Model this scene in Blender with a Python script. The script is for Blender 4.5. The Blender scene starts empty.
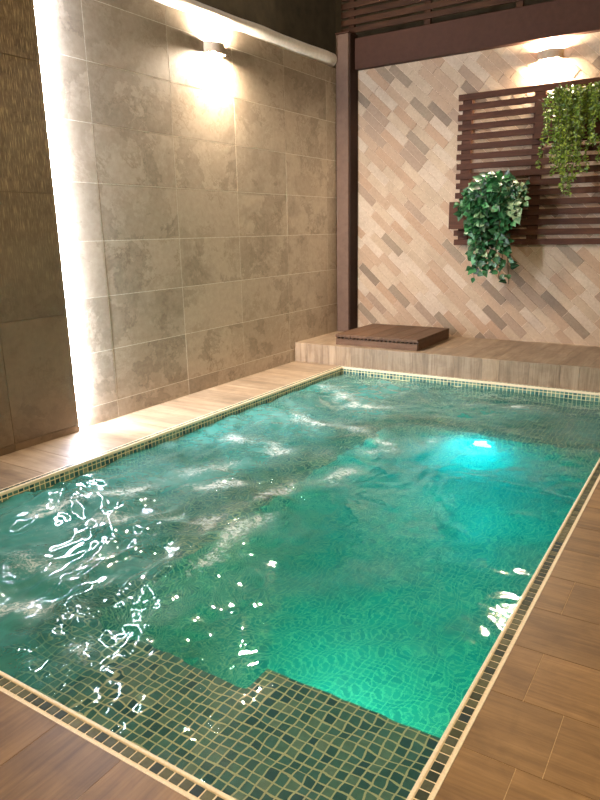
import bpy, bmesh, math, random
from mathutils import Vector, Matrix, noise
C = bpy.context.scene.collection
random.seed(7)
R = math.radians

# ------------------------------------------------------------------ materials
def lin(c):
    return tuple(((v/255)/12.92 if v/255 <= .04045 else ((v/255+.055)/1.055)**2.4) for v in c)+(1,)

class NT:
    def __init__(s, name):
        s.m = bpy.data.materials.new(name); s.m.use_nodes = True
        s.t = s.m.node_tree; s.t.nodes.clear()
        s.out = s.n('ShaderNodeOutputMaterial')
    def n(s, typ, **kw):
        nd = s.t.nodes.new(typ)
        for k, v in kw.items(): setattr(nd, k, v)
        return nd
    def l(s, a, b): s.t.links.new(a, b)
    def inp(s, sock, v):
        if isinstance(v, bpy.types.NodeSocket): s.l(v, sock)
        elif v is not None: sock.default_value = v
    def math(s, op, a, b=None, c=None):
        nd = s.n('ShaderNodeMath', operation=op)
        for i, v in enumerate((a, b, c)): s.inp(nd.inputs[i], v)
        return nd.outputs[0]
    def vmath(s, op, a, b=None):
        nd = s.n('ShaderNodeVectorMath', operation=op)
        s.inp(nd.inputs[0], a); s.inp(nd.inputs[1], b)
        return nd.outputs[0]
    def noise(s, vec, scale, detail=4, rough=.55, dist=0, out='Fac'):
        nd = s.n('ShaderNodeTexNoise'); s.inp(nd.inputs['Vector'], vec)
        nd.inputs['Scale'].default_value = scale; nd.inputs['Detail'].default_value = detail
        nd.inputs['Roughness'].default_value = rough; nd.inputs['Distortion'].default_value = dist
        return nd.outputs[out]
    def ramp(s, fac, stops, interp='LINEAR'):
        nd = s.n('ShaderNodeValToRGB'); e = nd.color_ramp.elements; nd.color_ramp.interpolation = interp
        while len(e) < len(stops): e.new(.5)
        for i, (p, c) in enumerate(stops):
            e[i].position = p; e[i].color = c if len(c) == 4 else tuple(c)+(1,)
        s.inp(nd.inputs[0], fac); return nd.outputs[0]
    def mix(s, fac, a, b, blend='MIX'):
        nd = s.n('ShaderNodeMix', data_type='RGBA', blend_type=blend)
        s.inp(nd.inputs[0], fac); s.inp(nd.inputs[6], a); s.inp(nd.inputs[7], b)
        return nd.outputs[2]
    def bump(s, h, strength=.3, dist=.01):
        nd = s.n('ShaderNodeBump'); nd.inputs['Strength'].default_value = strength
        nd.inputs['Distance'].default_value = dist; s.l(h, nd.inputs['Height']); return nd.outputs[0]
    def bsdf(s, color, rough=.5, normal=None, spec=.5, metallic=0, **kw):
        nd = s.n('ShaderNodeBsdfPrincipled')
        s.inp(nd.inputs['Base Color'], color); s.inp(nd.inputs['Roughness'], rough)
        s.inp(nd.inputs['Specular IOR Level'], spec); s.inp(nd.inputs['Metallic'], metallic)
        if normal is not None: s.l(normal, nd.inputs['Normal'])
        for k, v in kw.items(): s.inp(nd.inputs[k], v)
        s.l(nd.outputs[0], s.out.inputs[0]); return s.m
    def uv(s): return s.n('ShaderNodeUVMap').outputs[0]
    def pos(s): return s.n('ShaderNodeNewGeometry').outputs['Position']
    def island(s): return s.n('ShaderNodeNewGeometry').outputs['Random Per Island']
    def obj(s): return s.n('ShaderNodeTexCoord').outputs['Object']

g = (0, 0, 0, 1)
def m_plain(name, rgb, rough=.5, metallic=0, nscale=40, amt=.25, bump=.1, spec=.5):
    t = NT(name); nz = t.noise(t.obj(), nscale, 4)
    a = lin(rgb); lo = tuple(v*(1-amt) for v in a[:3]); hi = tuple(min(1, v*(1+amt)) for v in a[:3])
    return t.bsdf(t.ramp(nz, [(.3, lo), (.7, hi)]), rough, t.bump(nz, bump, .004), spec, metallic)

def m_stone(name, base, dark, light, rough=.42, streak=False):
    t = NT(name); rnd = t.island(); p = t.uv()
    off = t.n('ShaderNodeCombineXYZ'); 
    t.l(t.math('MULTIPLY', rnd, 37.), off.inputs[0]); t.l(t.math('MULTIPLY', rnd, 91.), off.inputs[1])
    v = t.vmath('ADD', p, off.outputs[0])
    big = t.noise(v, 1.7, 7, .66, .25); fine = t.noise(v, 28, 6, .65); vein = t.noise(v, 2.2, 6, .68, .3)
    col = t.ramp(big, [(.30, lin(dark)), (.46, lin(base)), (.62, lin(base)), (.78, lin(light))])
    patch = t.noise(v, 1.5, 7, .72, .3)
    col = t.mix(t.ramp(patch, [(.54, (0, 0, 0)), (.555, (.75, .75, .75)), (.66, (.3, .3, .3)), (.70, (0, 0, 0))]), col, lin(dark))
    v1 = t.math('ABSOLUTE', t.math('SUBTRACT', vein, .5))
    vm = t.ramp(v1, [(0, (.62, .58, .52)), (.018, (1, 1, 1))])
    col = t.mix(t.ramp(t.noise(v, 1.7, 2), [(.45, (0, 0, 0)), (.6, (1, 1, 1))]), col, t.mix(1., col, vm, 'MULTIPLY'))
    edge = t.ramp(vein, [(.52, (1, 1, 1)), (.545, (.74, .72, .69)), (.7, (.86, .84, .81))])
    col = t.mix(.75, col, t.mix(1., col, edge, 'MULTIPLY'))
    col = t.mix(1., col, t.ramp(rnd, [(0, (.82, .82, .82)), (1, (1.0, 1.0, 1.0))]), 'MULTIPLY')
    col = t.mix(.25, col, t.ramp(fine, [(.3, lin(dark)), (.7, lin(light))]))
    h = t.math('ADD', t.math('MULTIPLY', big, .6), t.math('MULTIPLY', fine, .4))
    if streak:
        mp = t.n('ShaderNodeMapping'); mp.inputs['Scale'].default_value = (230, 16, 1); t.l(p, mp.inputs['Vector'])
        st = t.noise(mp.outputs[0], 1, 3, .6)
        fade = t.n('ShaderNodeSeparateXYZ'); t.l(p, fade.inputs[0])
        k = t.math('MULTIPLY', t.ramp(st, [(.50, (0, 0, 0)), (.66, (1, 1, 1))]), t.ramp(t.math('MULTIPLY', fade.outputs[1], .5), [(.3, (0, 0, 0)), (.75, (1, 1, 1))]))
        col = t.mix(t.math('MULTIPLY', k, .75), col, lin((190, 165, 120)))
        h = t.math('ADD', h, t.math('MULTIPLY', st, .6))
    return t.bsdf(col, rough, t.bump(h, .35, .006), .45)

def m_wood_tile(name, base, dark, light, rough=.45, scale=1., spec=.4):
    t = NT(name); rnd = t.island(); p = t.uv()
    off = t.n('ShaderNodeCombineXYZ')
    t.l(t.math('MULTIPLY', rnd, 53.), off.inputs[0]); t.l(t.math('MULTIPLY', rnd, 17.), off.inputs[1])
    v = t.vmath('ADD', p, off.outputs[0])
    mp = t.n('ShaderNodeMapping'); mp.inputs['Scale'].default_value = (1.6*scale, 14*scale, 1); t.l(v, mp.inputs['Vector'])
    gr = t.noise(mp.outputs[0], 1, 6, .6, .7)
    mp2 = t.n('ShaderNodeMapping'); mp2.inputs['Scale'].default_value = (5*scale, 120*scale, 1); t.l(v, mp2.inputs['Vector'])
    fi = t.noise(mp2.outputs[0], 1, 4, .6, .3)
    col = t.ramp(gr, [(.28, lin(dark)), (.5, lin(base)), (.72, lin(light))])
    col = t.mix(.3, col, t.ramp(fi, [(.3, lin(dark)), (.7, lin(light))]))
    col = t.mix(1., col, t.ramp(rnd, [(0, (.78, .77, .76)), (.5, (.92, .92, .92)), (1, (1.05, 1.03, 1.0))]), 'MULTIPLY')
    blot = t.noise(v, 9, 5, .65, 1.0)
    col = t.mix(.6, col, t.mix(1., col, t.ramp(blot, [(.32, (.68, .66, .64)), (.55, (1.0, 1.0, 1.0)), (.75, (1.12, 1.1, 1.06))]), 'MULTIPLY'))
    return t.bsdf(col, rough, t.bump(fi, .15, .003), spec)

def m_brick(name):
    t = NT(name); rnd = t.island(); p = t.pos()
    col = t.ramp(rnd, [(0, lin((180, 156, 128))), (.2, lin((169, 141, 113))), (.40, lin((184, 162, 137))), (.58, lin((173, 149, 121))),
                       (.72, lin((166, 135, 106))), (.82, lin((153, 128, 104))), (.90, lin((138, 118, 95))), (.96, lin((127, 107, 86)))], 'CONSTANT')
    big = t.noise(p, 5, 5, .6); fine = t.noise(p, 60, 5, .6)
    col = t.mix(.35, col, t.mix(1., col, t.ramp(big, [(.3, (.62, .60, .57)), (.5, (.96, .96, .96)), (.7, (1.12, 1.12, 1.12))]), 'MULTIPLY'))
    col = t.mix(.5, col, t.mix(1., col, t.ramp(fine, [(.3, (.75, .73, .7)), (.65, (1.1, 1.1, 1.1))]), 'MULTIPLY'))
    return t.bsdf(col, .62, t.bump(fine, .35, .004), .35)

def mosaic_nodes(t, uv, pitch=.0265, gap=.075):
    s = t.vmath('SCALE', uv); s.node.inputs['Scale'].default_value = 1/pitch
    fl = t.vmath('FLOOR', s); fr = t.vmath('FRACTION', s)
    wn = t.n('ShaderNodeTexWhiteNoise', noise_dimensions='3D'); t.l(fl, wn.inputs['Vector'])
    sp = t.n('ShaderNodeSeparateXYZ'); t.l(fr, sp.inputs[0])
    d = [t.math('ABSOLUTE', t.math('SUBTRACT', sp.outputs[i], .5)) for i in (0, 1)]
    e = t.math('MAXIMUM', d[0], d[1])
    mask = t.ramp(e, [(.5-gap-.02, (0, 0, 0)), (.5-gap+.01, (1, 1, 1))])
    return wn.outputs['Value'], mask
TILE_RAMP = [(0, lin((50, 96, 90))), (.16, lin((98, 134, 114))), (.32, lin((70, 116, 104))), (.5, lin((116, 142, 118))), (.64, lin((78, 124, 114))),
             (.8, lin((34, 82, 84))), (.9, lin((134, 150, 124)))]
def m_mosaic(name):
    t = NT(name); uv = t.uv(); rnd, mask = mosaic_nodes(t, uv)
    nz = t.noise(t.pos(), 70, 4)
    col = t.ramp(rnd, TILE_RAMP, 'CONSTANT')
    col = t.mix(.5, col, t.mix(1., col, t.ramp(nz, [(.3, (.6, .62, .6)), (.7, (1.3, 1.3, 1.3))]), 'MULTIPLY'))
    col = t.mix(mask, col, lin((238, 222, 170)))
    r = t.math('MULTIPLY_ADD', mask, .35, .42)
    inv = t.math('SUBTRACT', 1., mask)
    return t.bsdf(col, r, t.bump(inv, .4, .003), .3)
def m_rim_tile(name):
    t = NT(name); rnd = t.island(); nz = t.noise(t.pos(), 90, 4)
    col = t.ramp(rnd, [(0, lin((74, 78, 56))), (.2, lin((92, 94, 68))), (.4, lin((62, 68, 52))), (.55, lin((104, 104, 78))), (.7, lin((52, 62, 52))), (.85, lin((84, 88, 70))), (.95, lin((44, 60, 60)))], 'CONSTANT')
    col = t.mix(.5, col, t.mix(1., col, t.ramp(nz, [(.3, (.6, .6, .6)), (.7, (1.35, 1.35, 1.35))]), 'MULTIPLY'))
    return t.bsdf(col, .45, t.bump(nz, .2, .003), .12)
def m_emit(name, rgb, strength):
    t = NT(name); e = t.n('ShaderNodeEmission'); e.inputs[0].default_value = tuple(rgb)+(1,); e.inputs[1].default_value = strength
    t.l(e.outputs[0], t.out.inputs[0]); return t.m
def m_leaf(name, stops, veinc, rough=.42):
    t = NT(name); rnd = t.island(); sp = t.n('ShaderNodeSeparateXYZ'); t.l(t.uv(), sp.inputs[0])
    col = t.ramp(rnd, stops)
    d = t.math('ABSOLUTE', sp.outputs[0])
    col = t.mix(t.ramp(d, [(0, (.6, .6, .6)), (.10, (0, 0, 0))]), col, lin(veinc))
    nz = t.noise(t.obj(), 45, 3)
    col = t.mix(.4, col, t.mix(1., col, t.ramp(nz, [(.3, (.6, .6, .6)), (.7, (1.25, 1.25, 1.25))]), 'MULTIPLY'))
    return t.bsdf(col, rough, t.bump(nz, .2, .004), .5)

M = {}
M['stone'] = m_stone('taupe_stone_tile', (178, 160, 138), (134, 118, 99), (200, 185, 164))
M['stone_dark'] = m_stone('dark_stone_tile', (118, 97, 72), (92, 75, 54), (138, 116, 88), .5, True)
M['grout_light'] = m_plain('pale_grout', (208, 198, 178), .8, nscale=120)
M['grout_dark'] = m_plain('brown_grout', (104, 86, 64), .8, nscale=120)
M['deck'] = m_wood_tile('wood_look_deck_tile', (138, 106, 64), (94, 68, 38), (166, 131, 84))
M['deck_pale'] = m_wood_tile('pale_wood_look_tile', (158, 134, 106), (112, 90, 68), (186, 164, 136))
M['brick'] = m_brick('blush_brick_tile')
M['brick_grout'] = m_plain('sandy_mortar', (206, 180, 152), .85, nscale=100)
M['deck_grout'] = m_plain('cream_grout', (196, 166, 124), .8, nscale=120)
M['rim_grout'] = m_plain('cream_rim_grout', (240, 222, 186), .5, nscale=160, amt=.12)
M['mosaic'] = m_mosaic('green_glass_mosaic')
M['rim_tile'] = m_rim_tile('olive_glass_rim_tile')
M['post_shade'] = m_plain('shaded_post_brown', (50, 34, 26), .6, nscale=25, amt=.12, spec=.1)
M['post'] = m_plain('post_brown_paint', (104, 82, 68), .6, nscale=25, amt=.12, spec=.12)
M['brown'] = m_plain('brown_painted_metal', (68, 44, 33), .6, nscale=25, amt=.12, spec=.12)
M['brown_dark'] = m_wood_tile('dark_brown_slat_wood', (76, 46, 32), (54, 32, 22), (94, 60, 42), .62, 2., .12)
M['slat_red'] = m_wood_tile('reddish_slat_wood', (62, 40, 26), (38, 24, 16), (82, 54, 36), .6, 2., .12)
M['composite'] = m_wood_tile('brown_composite_board', (100, 74, 54), (80, 58, 42), (118, 90, 68), .55, 2., .2)
M['black'] = m_plain('black_gap', (20, 16, 14), .9)
M['night'] = m_plain('dark_olive_render', (84, 74, 54), .9, nscale=8)
M['render'] = m_plain('sandy_wall_render', (150, 132, 110), .85, nscale=14)
M['white_pipe'] = m_plain('white_pipe_plastic', (226, 218, 204), .5, nscale=30, amt=.1)
M['silver'] = m_plain('brushed_aluminium', (176, 172, 168), .35, .8, 60, .1)
M['lamp_body'] = m_plain('taupe_lamp_metal', (176, 152, 126), .6, nscale=60, amt=.08)
M['steel'] = m_plain('pool_lamp_steel', (190, 196, 196), .3, .9, 60, .1)
M['led'] = m_emit('cool_white_led', (.74, .82, 1.0), 520)
M['bulb'] = m_emit('warm_white_bulb', (1.0, .86, .66), 40)
M['pool_lens'] = m_emit('cyan_pool_lens', (.02, .75, 1.0), 3)
M['ivy'] = m_leaf('ivy_leaf', [(0, lin((8, 36, 18))), (.45, lin((20, 66, 32))), (.8, lin((36, 96, 48))), (1, lin((74, 140, 80)))], (70, 120, 70))
M['ivy_pale'] = m_leaf('variegated_ivy_leaf', [(0, lin((84, 124, 80))), (1, lin((168, 184, 138)))], (70, 120, 70))
M['fern'] = m_leaf('yellow_green_leaflet', [(0, lin((52, 74, 12))), (.5, lin((88, 112, 22))), (1, lin((140, 154, 44)))], (150, 170, 70))
M['stem'] = m_plain('green_brown_stem', (74, 72, 36), .6)

# ------------------------------------------------------------------ mesh helpers
class MB:
    def __init__(s): s.v = []; s.f = []; s.uv = []; s.mi = []; s.smooth = []
    def face(s, pts, uvs=None, mi=0, smooth=False):
        b = len(s.v); s.v += [tuple(p) for p in pts]; s.f.append(tuple(range(b, b+len(pts))))
        s.uv.append(uvs or [(0, 0)]*len(pts)); s.mi.append(mi); s.smooth.append(smooth)
    def poly(s, verts, faces, mi=0, smooth=False, uvf=None):
        b = len(s.v); s.v += [tuple(p) for p in verts]
        for f in faces:
            s.f.append(tuple(b+i for i in f)); s.uv.append([uvf(i) if uvf else (0, 0) for i in f]); s.mi.append(mi); s.smooth.append(smooth)
    def box(s, a, b, swap=False, mi=0, mat=None, faces='xXyYzZ', org=(0, 0, 0)):
        x0, y0, z0 = a; x1, y1, z1 = b
        V = [(x0, y0, z0), (x1, y0, z0), (x1, y1, z0), (x0, y1, z0), (x0, y0, z1), (x1, y0, z1), (x1, y1, z1), (x0, y1, z1)]
        F = {'z': (0, 3, 2, 1), 'Z': (4, 5, 6, 7), 'y': (0, 1, 5, 4), 'Y': (2, 3, 7, 6), 'X': (1, 2, 6, 5), 'x': (3, 0, 4, 7)}
        base = len(s.v)
        s.v += [tuple(mat @ Vector(p)) if mat else p for p in V]
        for k in faces:
            ax = 'xyz'.index(k.lower()); iu, iv = ((1, 2), (0, 2), (0, 1))[ax]
            if swap: iu, iv = iv, iu
            s.f.append(tuple(base+i for i in F[k]))
            s.uv.append([(V[i][iu]-org[iu], V[i][iv]-org[iv]) for i in F[k]]); s.mi.append(mi); s.smooth.append(False)
    def tube(s, pts, rad, n=8, cap=True, mi=0):
        pts = [Vector(p) for p in pts]; rs = rad if isinstance(rad, (list, tuple)) else [rad]*len(pts)
        b = len(s.v)
        for i, p in enumerate(pts):
            d = (pts[min(i+1, len(pts)-1)]-pts[max(i-1, 0)]).normalized()
            up = Vector((0, 0, 1)) if abs(d.z) < .95 else Vector((1, 0, 0))
            a = d.cross(up).normalized(); c = a.cross(d)
            for k in range(n):
                th = 2*math.pi*k/n; s.v.append(tuple(p+(a*math.cos(th)+c*math.sin(th))*rs[i]))
        def add(f, sm): s.f.append(f); s.uv.append([(0, 0)]*len(f)); s.mi.append(mi); s.smooth.append(sm)
        for i in range(len(pts)-1):
            for k in range(n):
                add((b+i*n+k, b+i*n+(k+1) % n, b+(i+1)*n+(k+1) % n, b+(i+1)*n+k), True)
        if cap:
            add(tuple(b+k for k in reversed(range(n))), False); e = b+(len(pts)-1)*n; add(tuple(e+k for k in range(n)), False)
    def lathe(s, prof, loc, axis=(0, 0, 1), n=32, mi=0):
        """prof: (radius, height) pairs, turned round axis at loc"""
        q = Vector((0, 0, 1)).rotation_difference(Vector(axis)); b = len(s.v); loc = Vector(loc)
        for r, h in prof:
            for k in range(n):
                th = 2*math.pi*k/n; s.v.append(tuple(loc+q @ Vector((r*math.cos(th), r*math.sin(th), h))))
        for i in range(len(prof)-1):
            for k in range(n):
                f = (b+i*n+k, b+i*n+(k+1) % n, b+(i+1)*n+(k+1) % n, b+(i+1)*n+k)
                s.f.append(f); s.uv.append([(0, 0)]*4); s.mi.append(mi); s.smooth.append(True)
    def build(s, name, mats, parent=None, bevel=0, loc=(0, 0, 0), seg=2):
        me = bpy.data.meshes.new(name); L = Vector(loc)
        me.from_pydata([tuple(Vector(v)-L) for v in s.v], [], s.f)
        ul = me.uv_layers.new(name='UVMap'); i = 0
        for u in s.uv:
            for c in u: ul.data[i].uv = c; i += 1
        me.polygons.foreach_set('material_index', s.mi); me.polygons.foreach_set('use_smooth', s.smooth)
        for m in (mats if isinstance(mats, list) else [mats]): me.materials.append(m)
        me.update()
        o = bpy.data.objects.new(name, me); C.objects.link(o)
        if parent is not None:
            o.parent = parent; o.location = L - parent.location if parent.type == 'EMPTY' and loc == (0, 0, 0) else L
            if loc == (0, 0, 0): o.location = -parent.location if parent.type == 'EMPTY' else Vector()
        else: o.location = L
        if bevel:
            md = o.modifiers.new('bevel', 'BEVEL'); md.width = bevel; md.segments = seg; md.limit_method = 'ANGLE'; md.angle_limit = R(40)
        return o
def tag(o, label, cat, group=None, kind=None):
    o['label'] = label; o['category'] = cat
    if group: o['group'] = group
    if kind: o['kind'] = kind
    return o
def thing(name, loc, label, cat, group=None):
    o = bpy.data.objects.new(name, None); C.objects.link(o); o.location = loc; o.empty_display_size = .1
    return tag(o, label, cat, group)
def struct(o): o['kind'] = 'structure'; return o

# ------------------------------------------------------------------ layout (metres)
W, L = 2.148, 3.748            # pool opening, outer edge of the mosaic rim; back-left corner at the origin
RW = .042                      # rim width
WX = -.42                      # left wall face
DY = .855                      # back wall face
HS = .155                      # raised floor height
ZW = -.052                     # water level
PITCH = .0265

# --- deck floor: wood-look planks on a grout bed
def planks(mb, x0, x1, y0, y1, along, phase, width, joints, ztop=0., th=.02, gap=.0018, mi=0):
    """clipped plank rows; joints(row) gives the first end joint and the plank length"""
    lo, hi = (y0, y1) if along == 'x' else (x0, x1); a0, a1 = (x0, x1) if along == 'x' else (y0, y1)
    r0 = math.floor((lo-phase)/width); r = r0
    while phase+r*width < hi-1e-6:
        b0, b1 = max(lo, phase+r*width), min(hi, phase+(r+1)*width)
        j, ln = joints(r); k = math.floor((a0-j)/ln)
        while j+k*ln < a1-1e-6:
            c0, c1 = max(a0, j+k*ln), min(a1, j+(k+1)*ln)
            if b1-b0 > .004 and c1-c0 > .004:
                dz = random.uniform(-.0003, .0003)
                if along == 'x': mb.box((c0+gap/2, b0+gap/2, ztop-th), (c1-gap/2, b1-gap/2, ztop+dz), False, mi, faces='xXyYZ')
                else: mb.box((b0+gap/2, c0+gap/2, ztop-th), (b1-gap/2, c1-gap/2, ztop+dz), True, mi, faces='xXyYZ')
            k += 1
        r += 1
JR = [(2.31, 1.2), (2.222, 1.2), (2.42, 1.2), (2.222, 1.2), (2.36, 1.2), (2.26, 1.2)]
fl = MB()
planks(fl, W, 4.4, -L, 0, 'x', -3.355, .202, lambda r: JR[r % 6])
planks(fl, WX, 0, -5.6, 0, 'x', -3.355, .202, lambda r: (WX-.9+.0*(r % 3), 1.4), mi=2)  # same deck tiles, paler because the light here is put into their colour
planks(fl, 0, 3.3, -5.6, -L, 'y', 1.37, .2, lambda r: (-L-1.2+.0*(r % 2)-(.31*(r % 4)), 1.2))
for a, b in (((W+.001, -L, -.12), (3.3, 0, -.0015)), ((WX, -5.6, -.12), (-.001, 0, -.0015)), ((0, -5.6, -.12), (3.3, -L-.001, -.0015))):
    fl.box(a, b, mi=1)
struct(fl.build('floor', [M['deck'], M['deck_grout'], M['deck_pale']]))

# --- raised floor at the back: planks on top, cut planks on the riser
rf = MB()
planks(rf, WX, 3.3, .014, DY, 'y', .02, .2, lambda r: (.30+.13*(r % 3), 1.2), HS)
x = WX
k = 0
while x < 3.3:
    w = .2 if k % 3 else .118
    rf.box((x+.0008, 0.001, 0.0), (min(x+w, 3.3)-.0008, .013, HS), True, 0); x += w; k += 1
rf.box((WX, .012, -.12), (3.3, DY, HS-.0015), mi=1)
struct(rf.build('raised_floor', [M['deck_pale'], M['deck_grout']]))

# --- left wall: large stacked stone tiles
def tile_wall(mb, x, y0, y1, z0, z1, jy, ty, jz, tz, gap=.0036, th=.012):
    ky = math.floor((y0-jy)/ty)
    while jy+ky*ty < y1-1e-6:
        a, b = max(y0, jy+ky*ty), min(y1, jy+(ky+1)*ty); kz = math.floor((z0-jz)/tz)
        while jz+kz*tz < z1-1e-6:
            c, e = max(z0, jz+kz*tz), min(z1, jz+(kz+1)*tz)
            d = random.uniform(-.0005, .0005)
            if b-a > .006 and e-c > .006:
                mb.box((x-th, a+gap/2, c+gap/2), (x+d, b-gap/2, e-gap/2), faces='XyYzZ')
            kz += 1
        ky += 1
wl = MB()
tile_wall(wl, WX, -2.26, DY, 0, 2.33, -1.918, .615, .104, .3015)
wl.box((WX-.14, -2.26, -.12), (WX-.0007, DY, 2.33), mi=1)
struct(wl.build('wall_left', [M['stone'], M['grout_light']]))
# the thicker dark tiled stretch nearer the camera, its edge stands proud of the wall
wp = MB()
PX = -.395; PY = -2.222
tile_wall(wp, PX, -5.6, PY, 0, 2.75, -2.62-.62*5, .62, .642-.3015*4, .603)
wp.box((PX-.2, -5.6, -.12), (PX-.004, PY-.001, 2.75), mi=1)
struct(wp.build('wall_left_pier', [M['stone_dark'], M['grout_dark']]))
# plain render wall rising behind the tiled one
wo = MB(); wo.box((WX-.62, -5.6, -.12), (WX-.5, 1.6, 3.6)); struct(wo.build('wall_outer', M['night']))

# --- back wall: small bricks laid on the diagonal
bm = bmesh.new(); BL, BH, G = .236, .067, .003
ang = R(-43); rot = Matrix.Rotation(-ang, 4, 'Y')      # +u runs right and down
mb = MB(); cx, cz = 1.4, 1.2
for r in range(-40, 41):
    o = random.random()*BL
    for k in range(-14, 15):
        u0 = k*BL+o; v0 = r*BH; c = rot @ Vector((u0+BL/2, 0, v0))
        X, Z = c.x+cx, c.z+cz
        if X < WX-.2 or X > 3.6 or Z < -.05 or Z > 2.75: continue
        d = random.uniform(0, .003)
        mb.box((u0+G/2, DY-d, v0-BH/2+G/2), (u0+BL-G/2, DY+.015, v0+BH/2-G/2), faces='yxXzZ', mat=Matrix.Translation((cx, 0, cz)) @ rot)
wb = mb.build('wall_back', [M['brick'], M['brick_grout']])
bm.from_mesh(wb.data)
for co, no in (((WX, 0, 0), (-1, 0, 0)), ((3.3, 0, 0), (1, 0, 0)), ((0, 0, HS), (0, 0, -1)), ((0, 0, 2.55), (0, 0, 1))):
    bmesh.ops.bisect_plane(bm, geom=bm.verts[:]+bm.edges[:]+bm.faces[:], plane_co=co, plane_no=no, clear_outer=True)
r_ = bmesh.ops.create_cube(bm, size=1, matrix=Matrix.Translation(((WX+3.3)/2, DY+.102, 1.17)) @ Matrix.Diagonal((3.3-WX, .2, 2.76, 1)))
for f in {f for v in r_['verts'] for f in v.link_faces}: f.material_index = 1
bm.to_mesh(wb.data); bm.free(); struct(wb)
b = MB(); b.box((3.3, -5.6, -.12), (3.45, DY+.2, 2.6)); struct(b.build('wall_right', M['render']))
# wall that stands behind the slatted screen
ws = MB(); ws.box((WX-.6, DY+.9, -.1), (4.4, DY+1.0, 3.8)); struct(ws.build('wall_beyond', M['night']))

# ------------------------------------------------------------------ the pool
pool = thing('swimming_pool', (W/2, -L/2, -1.0), 'small rectangular pool lined in green mosaic tiles with a cream edged rim', 'pool')
ix0, ix1, iy0, iy1, zf = RW, W-RW, -L+RW, -RW, -1.0
b = MB()
b.box((ix0-.2, iy0-.2, zf-.1), (ix1+.2, iy1+.2, zf), faces='Z'); b.box((ix0-.2, iy0-.2, zf-.1), (ix1+.2, iy1+.2, zf-.02), faces='xXyYz')
b.build('basin_floor', M['mosaic'], pool)
b = MB(); T = .0025
b.box((ix0-.035, iy0-.035, zf-.05), (ix0, iy1+.035, -T)); b.box((ix1, iy0-.035, zf-.05), (ix1+.035, iy1+.035, -T))
b.box((ix0, iy1, zf-.05), (ix1, iy1+.035, -T)); b.box((ix0, iy0-.035, zf-.05), (ix1, iy0, -T))
b.build('basin_wall', M['mosaic'], pool)
BX, BY, BZ = .86, -.86, ZW-.24        # benches: left edge x, back edge y, top z
SX, SY, SZ = .86, -3.245, -.14       # near step
b = MB(); b.box((ix0, iy0, zf), (BX, iy1, BZ)); b.build('side_bench', M['mosaic'], pool)
b = MB(); b.box((BX, BY, zf), (ix1, iy1, BZ)); b.build('back_bench', M['mosaic'], pool)
b = MB(); b.box((SX, iy0, zf), (1.575, SY-.095, SZ), org=(0, iy0, 0)); b.box((1.575, iy0, zf), (ix1, SY, SZ), org=(0, iy0, 0)); b.build('entry_step', M['mosaic'], pool)
# rim: cream grout kerb with one row of glass tiles set into it all the way round
b = MB()
b.box((0, -L, -.012), (W, iy0, .0)); b.box((0, iy1, -.012), (W, 0, .0)); b.box((0, iy0, -.012), (ix0, iy1, .0)); b.box((ix1, iy0, -.012), (W, iy1, .0))
b.build('rim_grout', M['rim_grout'], pool)
b = MB(); e = .0088
b.box((ix0-e, iy0-e, -.012), (ix1+e, iy0+.0015, .004)); b.box((ix0-e, iy1-.0015, -.012), (ix1+e, iy1+e, .004))
b.box((ix0-e, iy0+.0015, -.012), (ix0+.0015, iy1-.0015, .004)); b.box((ix1-.0015, iy0+.0015, -.012), (ix1+e, iy1-.0015, .004))
b.build('rim_lip', M['rim_grout'], pool, .003, seg=3)
b = MB(); ts = .0222; tw = .022; c = .0212
def rim_tile(x, y, ax=0):
    a, e = ((ts, tw), (tw, ts))[ax]
    b.box((x-a/2+random.uniform(-.0006, .0006), y-e/2, -.006), (x+a/2, y+e/2+random.uniform(-.0006, .0006), .0012+random.uniform(0, .0006)), faces='xXyYZ')
n = int((W-2*c)/PITCH); px = (W-2*c)/n
for i in range(n+1):
    rim_tile(c+i*px, -c); rim_tile(c+i*px, -L+c)
n = int((L-2*c)/PITCH); py = (L-2*c)/n
for i in range(1, n):
    rim_tile(c, -L+c+i*py, 1); rim_tile(W-c, -L+c+i*py, 1)
b.build('rim_mosaic', M['rim_tile'], pool)

# underwater lamps, set in the bench faces
def pool_lamp(loc, nrm, label, power, col=(.45, 1.0, .95)):
    t = thing('underwater_lamp', loc, label, 'pool lamp', 'lamps under the water')
    nv = Vector(nrm)
    b = MB(); b.lathe([(.0, -.004), (.075, -.004), (.078, .004), (.07, .014), (.056, .016), (.054, .010)], loc, nrm); bz = b.build('bezel', M['steel'], t)
    b = MB(); b.lathe([(.055, .008), (.05, .013), (.03, .018), (.0, .02)], loc, nrm); b.build('lens', M['pool_lens'], bz)
    if power:
        ld = bpy.data.lights.new('pool_light', 'AREA'); ld.shape = 'DISK'; ld.size = .10; ld.energy = power; ld.color = col
        lo = bpy.data.objects.new('pool_light', ld); C.objects.link(lo); lo.parent = t
        lo.location = nv*.03; lo.rotation_euler = nv.to_track_quat('-Z', 'Y').to_euler()
pool_lamp((1.42, BY, -.42), (0, -1, 0), 'glowing cyan underwater lamp in the back bench face', 17, (.004, .78, 1.0))
pool_lamp((1.68, SY, -.62), (0, 1, 0), 'underwater lamp below the edge of the entry step', 12, (.12, 1.0, .80))

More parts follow.
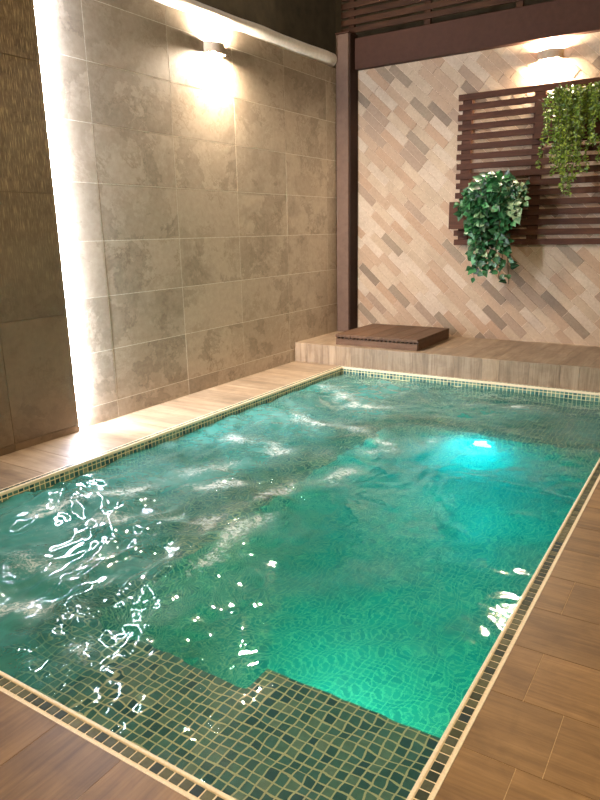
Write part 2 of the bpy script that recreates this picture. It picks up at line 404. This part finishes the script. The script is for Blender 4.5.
# ------------------------------------------------------------------ water
FOAM = [[(.126, -.452), (.30, -.58), (.426, -.698), (.617, -.917), (.779, -.775)], [(.236, -2.936), (.345, -2.715), (.443, -2.514), (.574, -2.093)],
 [(.461, -3.034), (.593, -2.854), (.712, -2.697)], [(1.03, -3.139), (.933, -2.875), (.907, -2.619), (.956, -2.429), (1.0, -2.1)],
 [(1.177, -3.236), (1.097, -3.055), (1.106, -2.923), (1.045, -2.656), (1.081, -2.485)], [(.982, -2.167), (1.092, -2.062), (1.116, -1.915)],
 [(.648, -2.439), (.737, -2.374), (.78, -2.322)], [(.666, -1.319), (.88, -1.358), (1.122, -1.486), (1.181, -1.491)],
 [(.539, -3.263), (.775, -3.281), (.813, -3.103)], [(.715, -3.457), (.895, -3.446), (.958, -3.314)], [(1.17, -3.50), (1.24, -3.56), (1.31, -3.55)],
 [(.3, -1.2), (.5, -1.35), (.75, -1.3)], [(.35, -1.8), (.55, -1.75), (.7, -1.9)], [(.9, -1.75), (1.15, -1.6), (1.3, -1.3)], [(1.2, -.5), (1.5, -.42), (1.75, -.5)]]
SEG = [(Vector((*a, 0)), Vector((*b_, 0))) for s in FOAM for a, b_ in zip(s, s[1:])]
def segdist(p):
    best = 9
    for a, e in SEG:
        d = e-a; t = max(0, min(1, (p-a).dot(d)/d.dot(d))); best = min(best, (p-a-d*t).length)
    return best
def sm(a, e, v):
    t = max(0, min(1, (v-a)/(e-a))); return t*t*(3-2*t)
def rough_at(x, y):
    left = 1-sm(.8, 1.7, x+.25*(y+3.2)*0)
    calm = sm(1.15, 1.6, x)*(1-sm(-2.7, -2.2, y))
    near = (1-sm(.7, 1.3, x))*(1-sm(-2.9, -2.2, y))
    return max(.34, .45+.95*left+.75*near+.35*(1-sm(-3.4, -3.2, y)))*(1-.2*calm)
def height(x, y):
    w = Vector((noise.noise((x*2.2, y*2.2, 3)), noise.noise((x*2.2, y*2.2, 9)), 0))*.16
    p = Vector((x, y, 0))+w; a = rough_at(x, y)
    h = .0085*a*noise.noise((p.x*5.2, p.y*5.2, 1.3))+.0058*a*noise.noise((p.x*10, p.y*10, 4.1))
    rid = 1-abs(noise.noise((p.x*8, p.y*6, 7.7)))*2
    h += .0030*rid*a*a+.0030*noise.noise((p.x*17, p.y*17, 2.2))*(.5+.6*a)+.0019*a*noise.noise((p.x*32, p.y*32, 6.2))
    return h*(1-.32*sm(1.35, 1.7, x)*(1-sm(-2.5, -1.9, y))*sm(-3.3, -3.1, y))
NX, NY = 250, 440
wx0, wx1, wy0, wy1 = ix0-.004, ix1+.004, iy0-.004, iy1+.004
vs = []; foam = []; haze = []
for j in range(NY+1):
    for i in range(NX+1):
        x = wx0+(wx1-wx0)*i/NX; y = wy0+(wy1-wy0)*j/NY
        vs.append((x, y, ZW+height(x, y)))
        q = Vector((x+.05*noise.noise((x*9, y*9, 0)), y+.05*noise.noise((x*9, y*9, 5)), 0))
        f = max(0, 1-segdist(q)/.12)*(.70+.75*noise.noise((x*5, y*5, 21)))
        jet = max((1-sm(.5, 1.25, x))*.33, max(0, noise.noise((x*4, y*4, 31)))*.55)
        foam.append(min(1, max(0, f)**1.3+jet))
        side = 1-sm(.62, 1.05, q.x+.10*noise.noise((x*3, y*3, 8))); back = sm(-1.15, -.75, q.y+.10*noise.noise((x*3, y*3, 2)))
        clear = sm(1.05, 1.5, q.x)*(1-sm(-3.15, -2.85, q.y))
        haze.append(max(0, max(.16+.50*noise.noise((x*4, y*4, 31)), max(side*.80, back*.68)*(.85+.5*noise.noise((x*2.6, y*2.6, 12)))))*(1-clear)+.6*(1-sm(1.0, 1.45, q.x))*(1-sm(-3.2, -2.7, q.y))*(.8+.5*noise.noise((x*3.5, y*3.5, 15))))
fs = []
for j in range(NY):
    for i in range(NX):
        a = j*(NX+1)+i; fs.append((a, a+1, a+NX+2, a+NX+1))
nb = len(vs); zb = zf-.01
ring = [i for i in range(NX+1)]+[(j+1)*(NX+1)-1 for j in range(1, NY+1)]+[NY*(NX+1)+i for i in range(NX-1, -1, -1)]+[j*(NX+1) for j in range(NY-1, 0, -1)]
for i in ring: vs.append((vs[i][0], vs[i][1], zb)); foam.append(0); haze.append(0)
nr = len(ring)
for k in range(nr): fs.append((ring[k], nb+k, nb+(k+1) % nr, ring[(k+1) % nr]))
fs.append(tuple(nb+k for k in reversed(range(nr))))
me = bpy.data.meshes.new('pool_water'); me.from_pydata(vs, [], fs)
at = me.attributes.new('foam', 'FLOAT', 'POINT'); at.data.foreach_set('value', foam)
at = me.attributes.new('bubbles', 'FLOAT', 'POINT'); at.data.foreach_set('value', haze)
me.polygons.foreach_set('use_smooth', [i < NX*NY for i in range(len(fs))]); me.update()
water = bpy.data.objects.new('pool_water', me); C.objects.link(water)
tag(water, 'churning clear teal water with white foam streaks filling the pool', 'water', None, 'stuff')
t = NT('teal_pool_water')
gl = t.n('ShaderNodeBsdfGlass'); gl.inputs['IOR'].default_value = 1.33; gl.inputs['Roughness'].default_value = 0.0; gl.inputs['Color'].default_value = (.97, 1, .99, 1)
t.l(t.bump(t.noise(t.pos(), 55, 3, .6, .6), .06, .0025), gl.inputs['Normal'])
fo = t.n('ShaderNodeBsdfDiffuse'); fo.inputs['Color'].default_value = (.86, .88, .82, 1)
fa = t.n('ShaderNodeAttribute', attribute_name='foam').outputs['Fac']
p = t.pos()
n1 = t.noise(p, 40, 7, .75, 2.2); n2 = t.noise(p, 8, 6, .7, 3.0); n3 = t.noise(p, 17, 6, .7, 2.4)
lace = t.math('SUBTRACT', 1., t.math('MULTIPLY', t.math('ABSOLUTE', t.math('SUBTRACT', n3, .5)), 5.))
k = t.math('ADD', t.math('MULTIPLY', n1, .32), t.math('ADD', t.math('MULTIPLY', n2, .30), t.math('MULTIPLY', lace, .38)))
thr = t.math('SUBTRACT', .815, t.math('MULTIPLY', fa, .29))
fm = t.math('MULTIPLY', t.ramp(t.math('SUBTRACT', k, thr), [(0, (0, 0, 0)), (.17, (1, 1, 1))]), .72)
hz = t.math('MULTIPLY', t.ramp(t.noise(p, 3.2, 5, .65, 1.5), [(.40, (0, 0, 0)), (.72, (1, 1, 1))]), t.math('MULTIPLY', fa, .22))
fm = t.math('MAXIMUM', fm, hz)
mx = t.n('ShaderNodeMixShader'); t.l(fm, mx.inputs[0]); t.l(fo.outputs[0], mx.inputs[2]); bu = t.n('ShaderNodeBsdfPrincipled'); bu.inputs['Base Color'].default_value = (.04, .225, .195, 1); bu.inputs['Roughness'].default_value = .03; bu.inputs['IOR'].default_value = 1.36
ba = t.n('ShaderNodeAttribute', attribute_name='bubbles').outputs['Fac']
bk = t.math('MULTIPLY', ba, t.ramp(t.noise(p, 9, 6, .7, 1.2), [(.25, (.6, .6, .6)), (.6, (1.2, 1.2, 1.2))]))
m2 = t.n('ShaderNodeMixShader'); t.l(bk, m2.inputs[0]); t.l(gl.outputs[0], m2.inputs[1]); t.l(bu.outputs[0], m2.inputs[2]); t.l(m2.outputs[0], mx.inputs[1])
t.l(mx.outputs[0], t.out.inputs[0])
va = t.n('ShaderNodeVolumeAbsorption'); va.inputs['Color'].default_value = (.05, .81, .75, 1); va.inputs['Density'].default_value = 1.2
vsn = t.n('ShaderNodeVolumeScatter'); vsn.inputs['Color'].default_value = (.38, .96, .86, 1); vsn.inputs['Density'].default_value = .38; vsn.inputs['Anisotropy'].default_value = .3
ad = t.n('ShaderNodeAddShader'); t.l(va.outputs[0], ad.inputs[0]); t.l(vsn.outputs[0], ad.inputs[1]); t.l(ad.outputs[0], t.out.inputs['Volume'])
me.materials.append(t.m)

# ------------------------------------------------------------------ left wall fittings
b = MB(); b.box((-.4195, PY+.001, .03), (-.396, PY+.011, 2.7)); o = b.build('light_strip', M['led'])
tag(o, 'glaring cool white light strip running up the dark tiled wall edge', 'light strip')
pts = [(WX-.03+.004*math.sin(k*1.7), -2.26+2.945*k/24, 2.345+.05*(k/24)+.003*math.sin(k*.9)) for k in range(25)]
pip = thing('rounded_pipe', (WX-.03, -.8, 2.33), 'thick white rounded pipe lying along the top of the stone tile wall', 'pipe')
b = MB(); b.tube(pts, .052, 16); b.build('pipe_body', M['white_pipe'], pip)
b = MB(); e = Vector(pts[-1]); dr = (e-Vector(pts[-2])).normalized(); b.lathe([(.053, -.03), (.053, .0), (.042, .02), (0, .03)], e, dr, 20); b.build('end_cap', M['white_pipe'], pip)

def sconce(loc, nrm, label, power):
    """half-round up-and-down wall lamp; loc is on the wall"""
    t = thing('wall_lamp', loc, label, 'wall lamp', 'up and down wall lamps')
    L_ = Vector(loc); n_ = Vector(nrm); s_ = Vector((0, 0, 1)).cross(n_); H_ = .031; N = 20
    def arc(a, d): return [s_*(a*math.cos(math.pi*k/N))+n_*(d*math.sin(math.pi*k/N)) for k in range(N+1)]
    oa, ia = arc(.088, .068), arc(.083, .063); z = Vector((0, 0, 1)); b = MB()
    for k in range(N):
        o0, o1, i0, i1 = (L_+v for v in (oa[k], oa[k+1], ia[k], ia[k+1]))
        b.face([o0-z*H_, o1-z*H_, o1+z*H_, o0+z*H_], smooth=True); b.face([i1-z*H_, i0-z*H_, i0+z*H_, i1+z*H_], smooth=True)
        b.face([o0+z*H_, o1+z*H_, i1+z*H_, i0+z*H_]); b.face([i0-z*H_, i1-z*H_, o1-z*H_, o0-z*H_])
    sb = b.build('shade_body', M['lamp_body'], t)
    b = MB(); q = [L_+n_*.0015+s_*a+z*h for a, h in ((-.080, -.024), (.080, -.024), (.080, .024), (-.080, .024))]; q2 = [v+n_*.008 for v in q]
    b.face(q2); [b.face([q[k], q[(k+1) % 4], q2[(k+1) % 4], q2[k]]) for k in range(4)]; b.build('back_plate', M['silver'], t)
    for sg in (1, -1):
        b = MB(); ring = [L_+v*.985+z*(.026*sg) for v in ia]; b.face(ring if sg > 0 else ring[::-1]); b.build('lens', M['bulb'], sb)
        ld = bpy.data.lights.new('lamp_light', 'AREA'); ld.shape = 'RECTANGLE'; ld.size = .13; ld.size_y = .045; ld.energy = power; ld.color = (1.0, .84, .66)
        lo = bpy.data.objects.new('lamp_light', ld); C.objects.link(lo); lo.parent = t; d = z*sg
        lo.matrix_local = Matrix.Translation(n_*.034+z*(.028*sg)) @ Matrix((s_, d.cross(s_)*-1, -d)).transposed().to_4x4()
sconce((WX, -.885, 2.165), (1, 0, 0), 'half-round up and down lamp glowing on the stone tile wall', 72)
sconce((1.255, DY, 2.222), (0, -1, 0), 'half-round up and down lamp glowing on the brick wall above the trellis', 46)

# ------------------------------------------------------------------ timber at the back
post = thing('corner_post', (-.365, .78, HS), 'tall brown post in the corner between tile and brick walls', 'post')
b = MB(); b.box((WX+.004, .70, HS+.0005), (-.300, DY-.001, 2.58)); b.build('post_body', M['post'], post, .004)
b = MB(); b.box((-.2995, .715, HS+.0005), (-.290, DY-.001, 2.578)); o = b.build('side_board', M['post_shade'], post, .002); o['label'] = 'post side with shade put into its brown'  # added board, its dark colour stands for shade on this side of the post
b = MB(); b.box((WX+.001, .694, 2.581), (-.292, DY-.001, 2.592)); b.build('post_cap', M['brown'], post, .002)
o = MB(); o.box((-.289, .79, 2.322), (3.2, DY-.004, 2.555)); o = o.build('roof_beam', M['brown'], None, .004)
tag(o, 'wide brown beam running across the top of the brick wall', 'beam')
sc = thing('slatted_screen', (1.4, .82, 2.56), 'reddish brown horizontal slat screen above the wide beam', 'screen')
b = MB(); z = 2.60; k = 0
while z < 3.25:
    b.box((-.42, .80, z), (3.2, .82, z+.042), False); z += .062
b.build('slat_panel', M['slat_red'], sc, .002)
for x in (-.36, .30, 1.0, 1.7, 2.4, 3.1):
    b = MB(); b.box((x, .821, 2.557), (x+.05, .85, 3.26)); b.build('upright', M['slat_red'], sc, .002)

# trellis on the brick wall
TX0, TX1, TZ0, TZ1 = .612, 2.35, .905, 2.025
tr = thing('wall_trellis', (1.4, .8, TZ0), 'dark brown horizontal slat trellis fixed to the brick wall behind the plants', 'trellis')
b = MB(); ns = 16; p_ = (TZ1-TZ0-.044)/(ns-1)
for k in range(ns):
    z = TZ0+k*p_; b.box((TX0-.004*(k % 2), .792, z), (TX1, .812, z+.044))
b.build('slat_panel', M['brown_dark'], tr, .002)
for x, w in ((TX0+.025, .075), (1.175, .075), (1.74, .075), (2.26, .075)):
    b = MB(); b.box((x, .813, TZ0+.01), (x+w, DY-.004, TZ1-.005)); b.build('upright', M['brown_dark'], tr, .002)

def planter(x0, x1, z0, z1, y0, label):
    t = thing('planter_box', ((x0+x1)/2, (y0+.79)/2, z0), label, 'planter', 'trellis planter boxes')
    y1 = .7915
    b = MB(); b.box((x0, y0, z0), (x1, y0+.016, z1)); b.build('front_board', M['brown_dark'], t, .002)
    b = MB(); b.box((x0, y1-.016, z0), (x1, y1, z1)); b.build('back_board', M['brown_dark'], t, .002)
    for xx in (x0, x1-.016):
        b = MB(); b.box((xx, y0+.0165, z0), (xx+.016, y1-.0165, z1)); b.build('end_board', M['brown_dark'], t, .002)
    b = MB(); b.box((x0+.0165, y0+.0165, z0), (x1-.0165, y1-.0165, z0+.016)); b.build('bottom_board', M['brown_dark'], t)
    return t
planter(.612, 1.10, 1.03, 1.235, .66, 'dark planter box on the trellis mostly hidden by ivy')
planter(1.225, 1.95, 1.645, 1.90, .66, 'brown planter box near the trellis top holding the trailing fern')

# leaves
def leaf(mb, pos, dirv, nrm, ln, wd, mi=0, fold=.25, shape='ivy'):
    d = dirv.normalized(); s = d.cross(nrm).normalized(); n = s.cross(d)
    if shape == 'ivy': prof = [(0, 0), (.10, .34), (.30, .52), (.55, .40), (.80, .18), (1, 0)]
    else: prof = [(0, 0), (.35, .5), (.75, .38), (1, 0)]
    mid = [pos+d*(q*ln)-n*(.22*ln*q*q) for q, _ in prof]
    vs = list(mid); uv = [(0, q) for q, _ in prof]
    for sg in (1, -1):
        for (q, w), m_ in zip(prof[1:-1], mid[1:-1]): vs.append(m_+s*(sg*w*wd)+n*(abs(w)*wd*fold)); uv.append((sg*w, q))
    np_ = len(prof); fs = []
    for sg in (0, 1):
        o_ = np_+sg*(np_-2)
        rows = [0]+[o_+i for i in range(np_-2)]+[np_-1]
        for i in range(np_-1):
            q = [i, i+1, rows[i+1], rows[i]]; q = list(dict.fromkeys(q))
            fs.append(tuple(q if sg else reversed(q)))
    mb.poly(vs, fs, mi, True, lambda i: uv[i])
rv = lambda a=1: Vector((random.uniform(-a, a), random.uniform(-a, a), random.uniform(-a, a)))
ivy = thing('ivy_plant', (.90, .70, 1.05), 'bushy dark green ivy trailing down from the planter at the trellis left end', 'plant')
fo = MB(); st = MB()
def vine(pts, nleaf, size, pale=0):
    pts = [Vector(p) for p in pts]; st.tube(pts, [.004-.002*i/len(pts) for i in range(len(pts))], 5)
    for k in range(nleaf):
        t_ = (k+random.random()*.6)/nleaf*(len(pts)-1.001); i = int(t_); q = pts[i].lerp(pts[i+1], t_-i)
        out = Vector((random.uniform(-1, 1), random.uniform(-1.1, .0), random.uniform(-.9, .35)))
        nr = (Vector((random.uniform(-.5, .5), -1, random.uniform(.0, .9)))).normalized()
        s = size*random.uniform(.65, 1.25)
        leaf(fo, q+out*.018, out, nr, s, s*random.uniform(.75, .95), 1 if random.random() < pale else 0)
for k in range(46):
    x = random.uniform(.80, 1.16); a = Vector((x, random.uniform(.64, .74), 1.235))
    u = (x-.98)/.20
    top = random.uniform(.04, .24)*(1-.55*abs(u)) ; drop = random.uniform(.0, .35) if abs(u) > .5 else random.uniform(.1, .62)
    if u > .45: drop = random.uniform(0, .16)
    m1 = a+Vector((random.uniform(-.05, .07), -.05, top)); m2 = m1+Vector((random.uniform(-.05, .06), -.09, -.06))
    en = Vector((.965+(m2.x-.965)*(.92-.3*min(1, drop/.5)), m2.y+random.uniform(-.02, .05), m2.z-drop))
    pale = .75 if u > .55 and top > .03 else .04
    vine([a, m1, m2, m2.lerp(en, .5)+Vector((random.uniform(-.03, .03), -.01, 0)), en], int(17+drop*58), .054, pale)
for x0, x1, zend in ((.93, .83, .66), (.98, .95, .76), (1.03, 1.10, .62), (.90, .87, .74), (1.05, 1.01, .70), (.95, .90, .70)):
    vine([(x0, .6, 1.15), (x0*.6+x1*.4+.01, .58, .98), (x1, .6, .84), (x1+.015, .63, zend)], 20, .054)
for k in range(16):   # pale variegated sprig at the right
    a = Vector((1.08, .62, 1.2)); en = a+Vector((random.uniform(.02, .16), random.uniform(-.12, .02), random.uniform(-.09, .17)))
    vine([a, a.lerp(en, .5)+Vector((0, 0, .03)), en], 9, .046, .6)
for x in (.86, .98, 1.06): st.tube([(x, .70, 1.047), (x+.01, .69, 1.15), (x-.01, .68, 1.26)], [.008, .007, .005], 6)
fo.build('foliage', [M['ivy'], M['ivy_pale']], ivy); st.build('vine_stem', M['stem'], ivy)

def fern(cx0, cx1, n, zlong, label, base, seed):
    random.seed(seed)
    t = thing('hanging_fern', base, label, 'plant', 'trailing ferns on the trellis')
    fo = MB(); st = MB()
    for k in range(n):
        x = random.uniform(cx0, cx1); u = (x-cx0)/(cx1-cx0)
        a = Vector((x, random.uniform(.60, .72), 1.90))
        ln = zlong(u)*random.uniform(.45, 1.0)
        dx = random.uniform(-.05, .05); pts = [a, a+Vector((dx*.4, -.045, random.uniform(.02, .06)))]
        yy = random.uniform(.50, .61); nseg = max(4, int(ln/.05))
        for i in range(nseg+1):
            q = i/nseg; pts.append(Vector((x+dx+.012*math.sin(q*7+k)+dx*.6*q, yy+.03*q, 1.885-ln*q)))
        st.tube(pts, .0022, 4)
        for i in range(len(pts)-1):
            for r in range(9):
                q = pts[i].lerp(pts[i+1], random.random()); d = Vector((random.uniform(-1, 1), random.uniform(-1, .4), random.uniform(-.8, .5)))
                leaf(fo, q, d, Vector((random.uniform(-.6, .6), -1, random.uniform(-.2, .8))), random.uniform(.016, .03), random.uniform(.009, .014), 0, .2, 'f')
    for x in (cx0+.05, (cx0+cx1)/2, cx1-.05): st.tube([(x, .70, 1.662), (x+.01, .69, 1.78), (x, .66, 1.92)], [.007, .006, .004], 6)
    fo.build('foliage', M['fern'], t); st.build('strand_stem', M['stem'], t)
fern(1.36, 1.68, 62, lambda u: .28+.40*math.exp(-((u-.45)/.2)**2)+(.26 if u < .12 else 0)-(.12 if u > .8 else 0), 'yellow green fern trailing in long strands at the planter left half', (1.43, .7, 1.9), 11)
fern(1.74, 1.95, 40, lambda u: .42, 'yellow green fern cut by the photo edge at the planter right half', (1.78, .7, 1.9), 12)
random.seed(21)

# ------------------------------------------------------------------ hatch cover on the raised floor
HX0, HX1, HY0, HY1, HZ0, HZ1 = -.075, .625, .058, .735, HS+.001, HS+.085
h = thing('hatch_cover', ((HX0+HX1)/2, .4, HS), 'low brown composite board hatch cover lying on the raised tiled ledge', 'hatch cover')
b = MB(); nb_ = 5; wv = (HX1-HX0)/nb_
for k in range(nb_):
    b.box((HX0+k*wv+.0015, HY0, HZ1-.022), (HX0+(k+1)*wv-.0015, HY1, HZ1), True)
b.build('top_board', M['composite'], h, .0025)
b = MB(); b.box((HX0+.003, HY0+.006, HZ0), (HX1-.003, HY0+.03, HZ1-.036)); fb = b.build('front_board', M['composite'], h, .002)
b = MB(); b.box((HX1-.026, HY0+.031, HZ0), (HX1-.002, HY1-.004, HZ1-.0225)); b.build('side_board', M['composite'], h, .002)
b = MB(); b.box((HX0+.002, HY0+.031, HZ0), (HX0+.026, HY1-.004, HZ1-.0225)); b.build('side_board', M['composite'], h, .002)
b = MB(); b.box((HX0+.027, HY1-.03, HZ0), (HX1-.027, HY1-.006, HZ1-.0225)); b.build('back_board', M['composite'], h, .002)
nt = 20
for k in range(nt):
    x = HX0+.008+(HX1-HX0-.016)*k/nt; b = MB(); b.box((x, HY0+.004, HZ1-.0365), (x+.012, HY0+.03, HZ1-.0215)); b.build('spacer', M['composite'], fb)
b = MB(); b.box((HX0+.005, HY0+.0305, HZ1-.045), (HX1-.027, HY0+.032, HZ1-.0225)); b.build('dark_gap', M['black'], fb)

# ------------------------------------------------------------------ light from the rest of the patio
w = bpy.data.worlds.new('night'); bpy.context.scene.world = w; w.use_nodes = True
bg = w.node_tree.nodes['Background']; bg.inputs[0].default_value = (1.0, .84, .68, 1); bg.inputs[1].default_value = .24
ld = bpy.data.lights.new('patio_lamp', 'POINT'); ld.energy = 290; ld.color = (1.0, .79, .53); ld.shadow_soft_size = .12
lo = bpy.data.objects.new('patio_lamp', ld); C.objects.link(lo); lo.location = (2.75, -4.95, 2.65)

# ------------------------------------------------------------------ camera
cam = bpy.data.cameras.new('camera'); co = bpy.data.objects.new('camera', cam); C.objects.link(co)
r = Vector((.84437787, .53539777, -.01937134)); u = Vector((-.11710341, .21972601, .96850776)); f = Vector((-.52279328, .81551806, -.24822868))
co.matrix_world = Matrix(((r.x, u.x, -f.x, 2.49624), (r.y, u.y, -f.y, -4.49045), (r.z, u.z, -f.z, 1.04), (0, 0, 0, 1)))
cam.sensor_fit = 'VERTICAL'; cam.sensor_height = 24; cam.sensor_width = 18; cam.lens = 659.536*24/800; cam.clip_start = .02
S = bpy.context.scene; S.camera = co
S.view_settings.view_transform = 'Standard'; S.view_settings.look = 'None'; S.view_settings.gamma = 1; S.view_settings.use_curve_mapping = False
S.view_settings.exposure = 0
cy = S.cycles
cy.max_bounces = 12; cy.transmission_bounces = 8; cy.volume_bounces = 2; cy.diffuse_bounces = 4; cy.glossy_bounces = 4
cy.caustics_refractive = True; cy.caustics_reflective = True; cy.blur_glossy = 1.0; cy.sample_clamp_indirect = 10; cy.use_denoising = True
